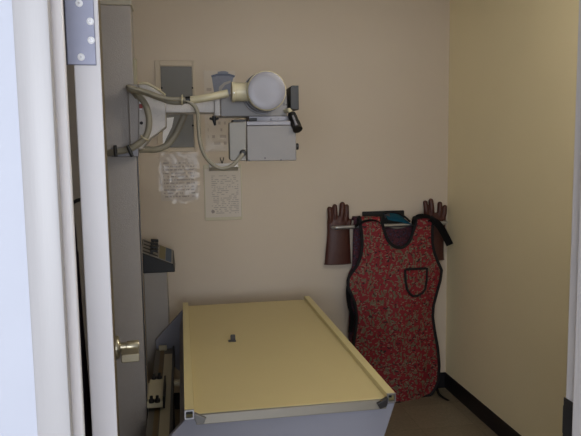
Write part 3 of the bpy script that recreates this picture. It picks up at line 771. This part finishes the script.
right = [(219, 432.8), (230, 431.8), (243, 432), (252, 433.8), (262, 437.5), (270, 441.3), (280, 440.2), (293, 436.8), (306, 433.6), (318, 432.8), (332, 434.5), (350, 437.5), (370, 439.6), (385, 439.2), (393, 436), (400, 431)]
nl = [(221, 381.2), (228, 382.8), (234, 384.6), (239, 386.4), (243, 389.3), (246, 393.2), (247.2, 396.5), (247.4, 399)]
nr = [(219, 415.4), (226, 414.2), (232, 412), (238, 410), (243, 407.2), (246, 403.6), (247.2, 401), (247.4, 399)]
ap, pt = apron('lead_apron', 'red floral lead apron with chest pocket and black binding on the wall bar', FLORAL, YAp, left, right, nl, nr, 13, 400)
# pocket
def pockpt(u, v): 
    s = (u - 352) / (437 - 352.)
    q = pt(u, v, s); return q + Vector((0, -.009, 0))
pk = nb(); pr_ = []
po_l = [(268.5, 403.2), (280, 403.6), (288, 405), (292.5, 408), (294.8, 411)]
po_r = [(267.5, 425.6), (280, 425), (288, 423.6), (292, 420.5), (294.8, 415)]
for i in range(5):
    (v, a), (v2, b) = po_l[i], po_r[i]
    pr_.append([pk.verts.new(pockpt(a + (b - a) * k / 8, v + (v2 - v) * k / 8)) for k in range(9)])
for i in range(4):
    for k in range(8): pk.faces.new((pr_[i][k], pr_[i][k + 1], pr_[i + 1][k + 1], pr_[i + 1][k]))
outl = [r[0].co.copy() for r in pr_] + [v.co.copy() for v in pr_[-1][1:]] + [r[-1].co.copy() for r in pr_[:-1][::-1]] + [v.co.copy() for v in pr_[0][::-1][1:]]
pko = obj('pocket', pk, FLORAL, ap)
sd = pko.modifiers.new('thick', 'SOLIDIFY'); sd.thickness = .004
obj('pocket_binding', sweep(nb(), [q + Vector((0, -.003, 0)) for q in outl], .0075, 8, caps=False), PIPING, pko)
def ribbon(pts, wv, th=.003, n=6):
    ps = smooth(pts, n); bm = nb(); V = []
    for i, p in enumerate(ps):
        V.append((bm.verts.new(p - wv), bm.verts.new(p + wv)))
    for a_, b_ in zip(V, V[1:]): bm.faces.new((a_[0], a_[1], b_[1], b_[0]))
    bmesh.ops.solidify(bm, geom=bm.faces[:], thickness=th); return bm
# shoulder webbing over the bar, the loose strap at the right and the one at the left
obj('strap', ribbon([P(431, 219, Y=YB - .045), P(436, 222, Y=YB - .05), P(441, 228, Y=YB - .045), P(445, 235, Y=YB - .03), P(450, 245, Y=YB - .02)], Vector((.021, 0, .008)), .005), PIPING, ap)
obj('strap', ribbon([P(349.5, 279, Y=YAp - .004), P(348, 292, Y=YAp), P(349.5, 306, Y=YAp + .005), P(352.5, 318, Y=YAp + .01), P(350, 332, Y=YAp + .01)], Vector((.012, 0, 0)), .004), PIPING, ap)
obj('shoulder_band', ribbon([P(u, v, Y=YAp - .013) for i, (u, v) in enumerate(((412, 224), (416.5, 217.5), (424, 216), (431, 218), (434, 224)))], Vector((0, .012, .012)), .004), PIPING, ap)
obj('shoulder_band', ribbon([P(u, v, Y=YAp - .013) for (u, v) in ((355, 227), (360, 222.5), (369, 220), (377, 220.5), (384, 226))], Vector((0, .012, .007)), .004), PIPING, ap)
st_ = P(438, 391, Y=YAp - .02)
obj('tie_end', ribbon([Vector((st_.x, YAp + .01, .06)), Vector((st_.x + .006, YAp - .012, .02)), Vector((st_.x + .02, YAp - .05, .006)), Vector((st_.x + .035, YAp - .10, .005))], Vector((.010, .004, 0)), .004), PIPING, ap)
# second apron behind, showing at the left side and inside the neckline
left2 = [(222, 353.5), (236, 353), (250, 352.6), (267, 352), (274, 348), (290, 346.5), (310, 349), (340, 348.5), (398, 349)]
right2 = [(219, 419), (240, 419), (266, 420), (285, 430), (320, 430), (398, 433)]
nl2 = [(221, 378), (224, 381), (226.5, 386), (228, 391), (229, 397)]
nr2 = [(219, 416), (224, 413), (226.5, 408), (228, 403), (229, 397)]
ap2, _ = apron('lead_apron', 'dark purple patterned lead apron hung behind the red floral one', FLORALP, YB + .031, left2, right2, nl2, nr2, 14, 396, fold=.25, back=-.0, blg=.004)
# dark hanger board and teal collar above the bar
hp0, hp1 = P(362.5, 212.4, Y=D - .012), P(404.5, 222, Y=D - .012)
hg = thing('hanger_board', 'black hanger board on the wall behind the apron shoulders', 'hanger board', ((hp0.x + hp1.x) / 2, D, hp1.z))
obj('board', prism(nb(), rounded(hp0.x, hp1.x, hp1.z - .03, hp0.z + .004, .006), D - .008, D), BLACK, hg, bevel=.002)
def collar():
    bm = nb(); n, mrow = 24, 8; g_ = []
    top = [(386, 214.8), (389, 214.2), (393, 213.8), (398, 214.5), (404, 217), (409, 221)]
    bot = [(387, 219.5), (390, 220.4), (393, 221.2), (399, 222), (405, 223.6), (410, 224.5)]
    ts = smooth([Vector((u, v, 0)) for u, v in top], 5); bs = smooth([Vector((u, v, 0)) for u, v in bot], 5)
    for i in range(len(ts)):
        r = []
        for k in range(mrow + 1):
            q = ts[i] + (bs[i] - ts[i]) * k / mrow
            p = P(q.x, q.y, Y=YB); r.append(bm.verts.new((p.x, YB + .050 - .062 * math.sin(k / mrow * PI * .55), p.z + .002)))
        g_.append(r)
    for a_, b_ in zip(g_, g_[1:]):
        for k in range(mrow): bm.faces.new((a_[k], a_[k + 1], b_[k + 1], b_[k]))
    bmesh.ops.solidify(bm, geom=bm.faces[:], thickness=.006); return bm
tcl = thing('thyroid_collar', 'folded teal cloth collar lying over the bar between the apron shoulders', 'collar', (P(394, 222, Y=YB).x, YB, P(394, 222, Y=YB).z))
obj('cloth', collar(), TEAL, tcl)
obj('cloth_end', ribbon([P(384.5, 216, Y=YB + .024), P(386, 215.2, Y=YB + .02), P(388, 215, Y=YB + .015), P(390, 215.5, Y=YB + .01)], Vector((0, .008, .013)), .004), M('grey_lining', (104, 100, 104), rough=.8), tcl)
obj('collar_binding', sweep(nb(), smooth([P(u, v, Y=YB - .004) for u, v in ((384.5, 213.2), (390, 212.2), (398, 213.2), (405, 217), (410, 221.5))], 5), .006, 8), PIPING, tcl)

# ---------------------------------------------------------------- lights
def area(name, loc, rot, sx, sy, power, col):
    l = bpy.data.lights.new(name, 'AREA'); l.shape = 'RECTANGLE'; l.size = sx; l.size_y = sy; l.energy = power; l.color = col
    o = bpy.data.objects.new(name, l); COL.objects.link(o); o.location = loc; o.rotation_euler = rot; return o
area('corridor_window_daylight', (-.4, -2.46, 1.42), (PI / 2, 0, 0), 2.6, 1.25, 105, (.86, .91, 1.0))
GX, GY, GZ, GR = .85, 1.50, 2.17, .11  # unseen glowing globe, added to throw more light on the walls
lf = thing('added_ceiling_globe', 'unseen round opal globe added inside the doorway to brighten the walls', 'ceiling light', (GX, GY, GZ - GR))
obj('canopy', lathe(nb(), (GX, GY, CH), (0, 0, -1), [(0, .07), (.02, .07), (.035, .045), (.175, .045), (.178, 0)], 32), WHITE, lf)
OPAL, nt_, b_ = nodes('fill_glow_glass')
b_.inputs['Base Color'].default_value = (.9, .9, .88, 1); b_.inputs['Emission Color'].default_value = (1.0, .95, .86, 1); b_.inputs['Emission Strength'].default_value = 27
obj('added_glow_globe', lathe(nb(), (GX, GY, GZ - GR), (0, 0, 1), [(GR * (1 - math.cos(PI * k / 20)), GR * math.sin(PI * k / 20)) for k in range(21)], 32), OPAL, lf)
w = bpy.data.worlds.new('world'); S.world = w; w.use_nodes = True
w.node_tree.nodes['Background'].inputs[0].default_value = (.75, .82, 1, 1)
w.node_tree.nodes['Background'].inputs[1].default_value = .35

vs_ = S.view_settings
S.display_settings.display_device = 'sRGB'
vs_.view_transform = 'Standard'; vs_.look = 'None'; vs_.gamma = 1; vs_.use_curve_mapping = False
vs_.exposure = 0.20
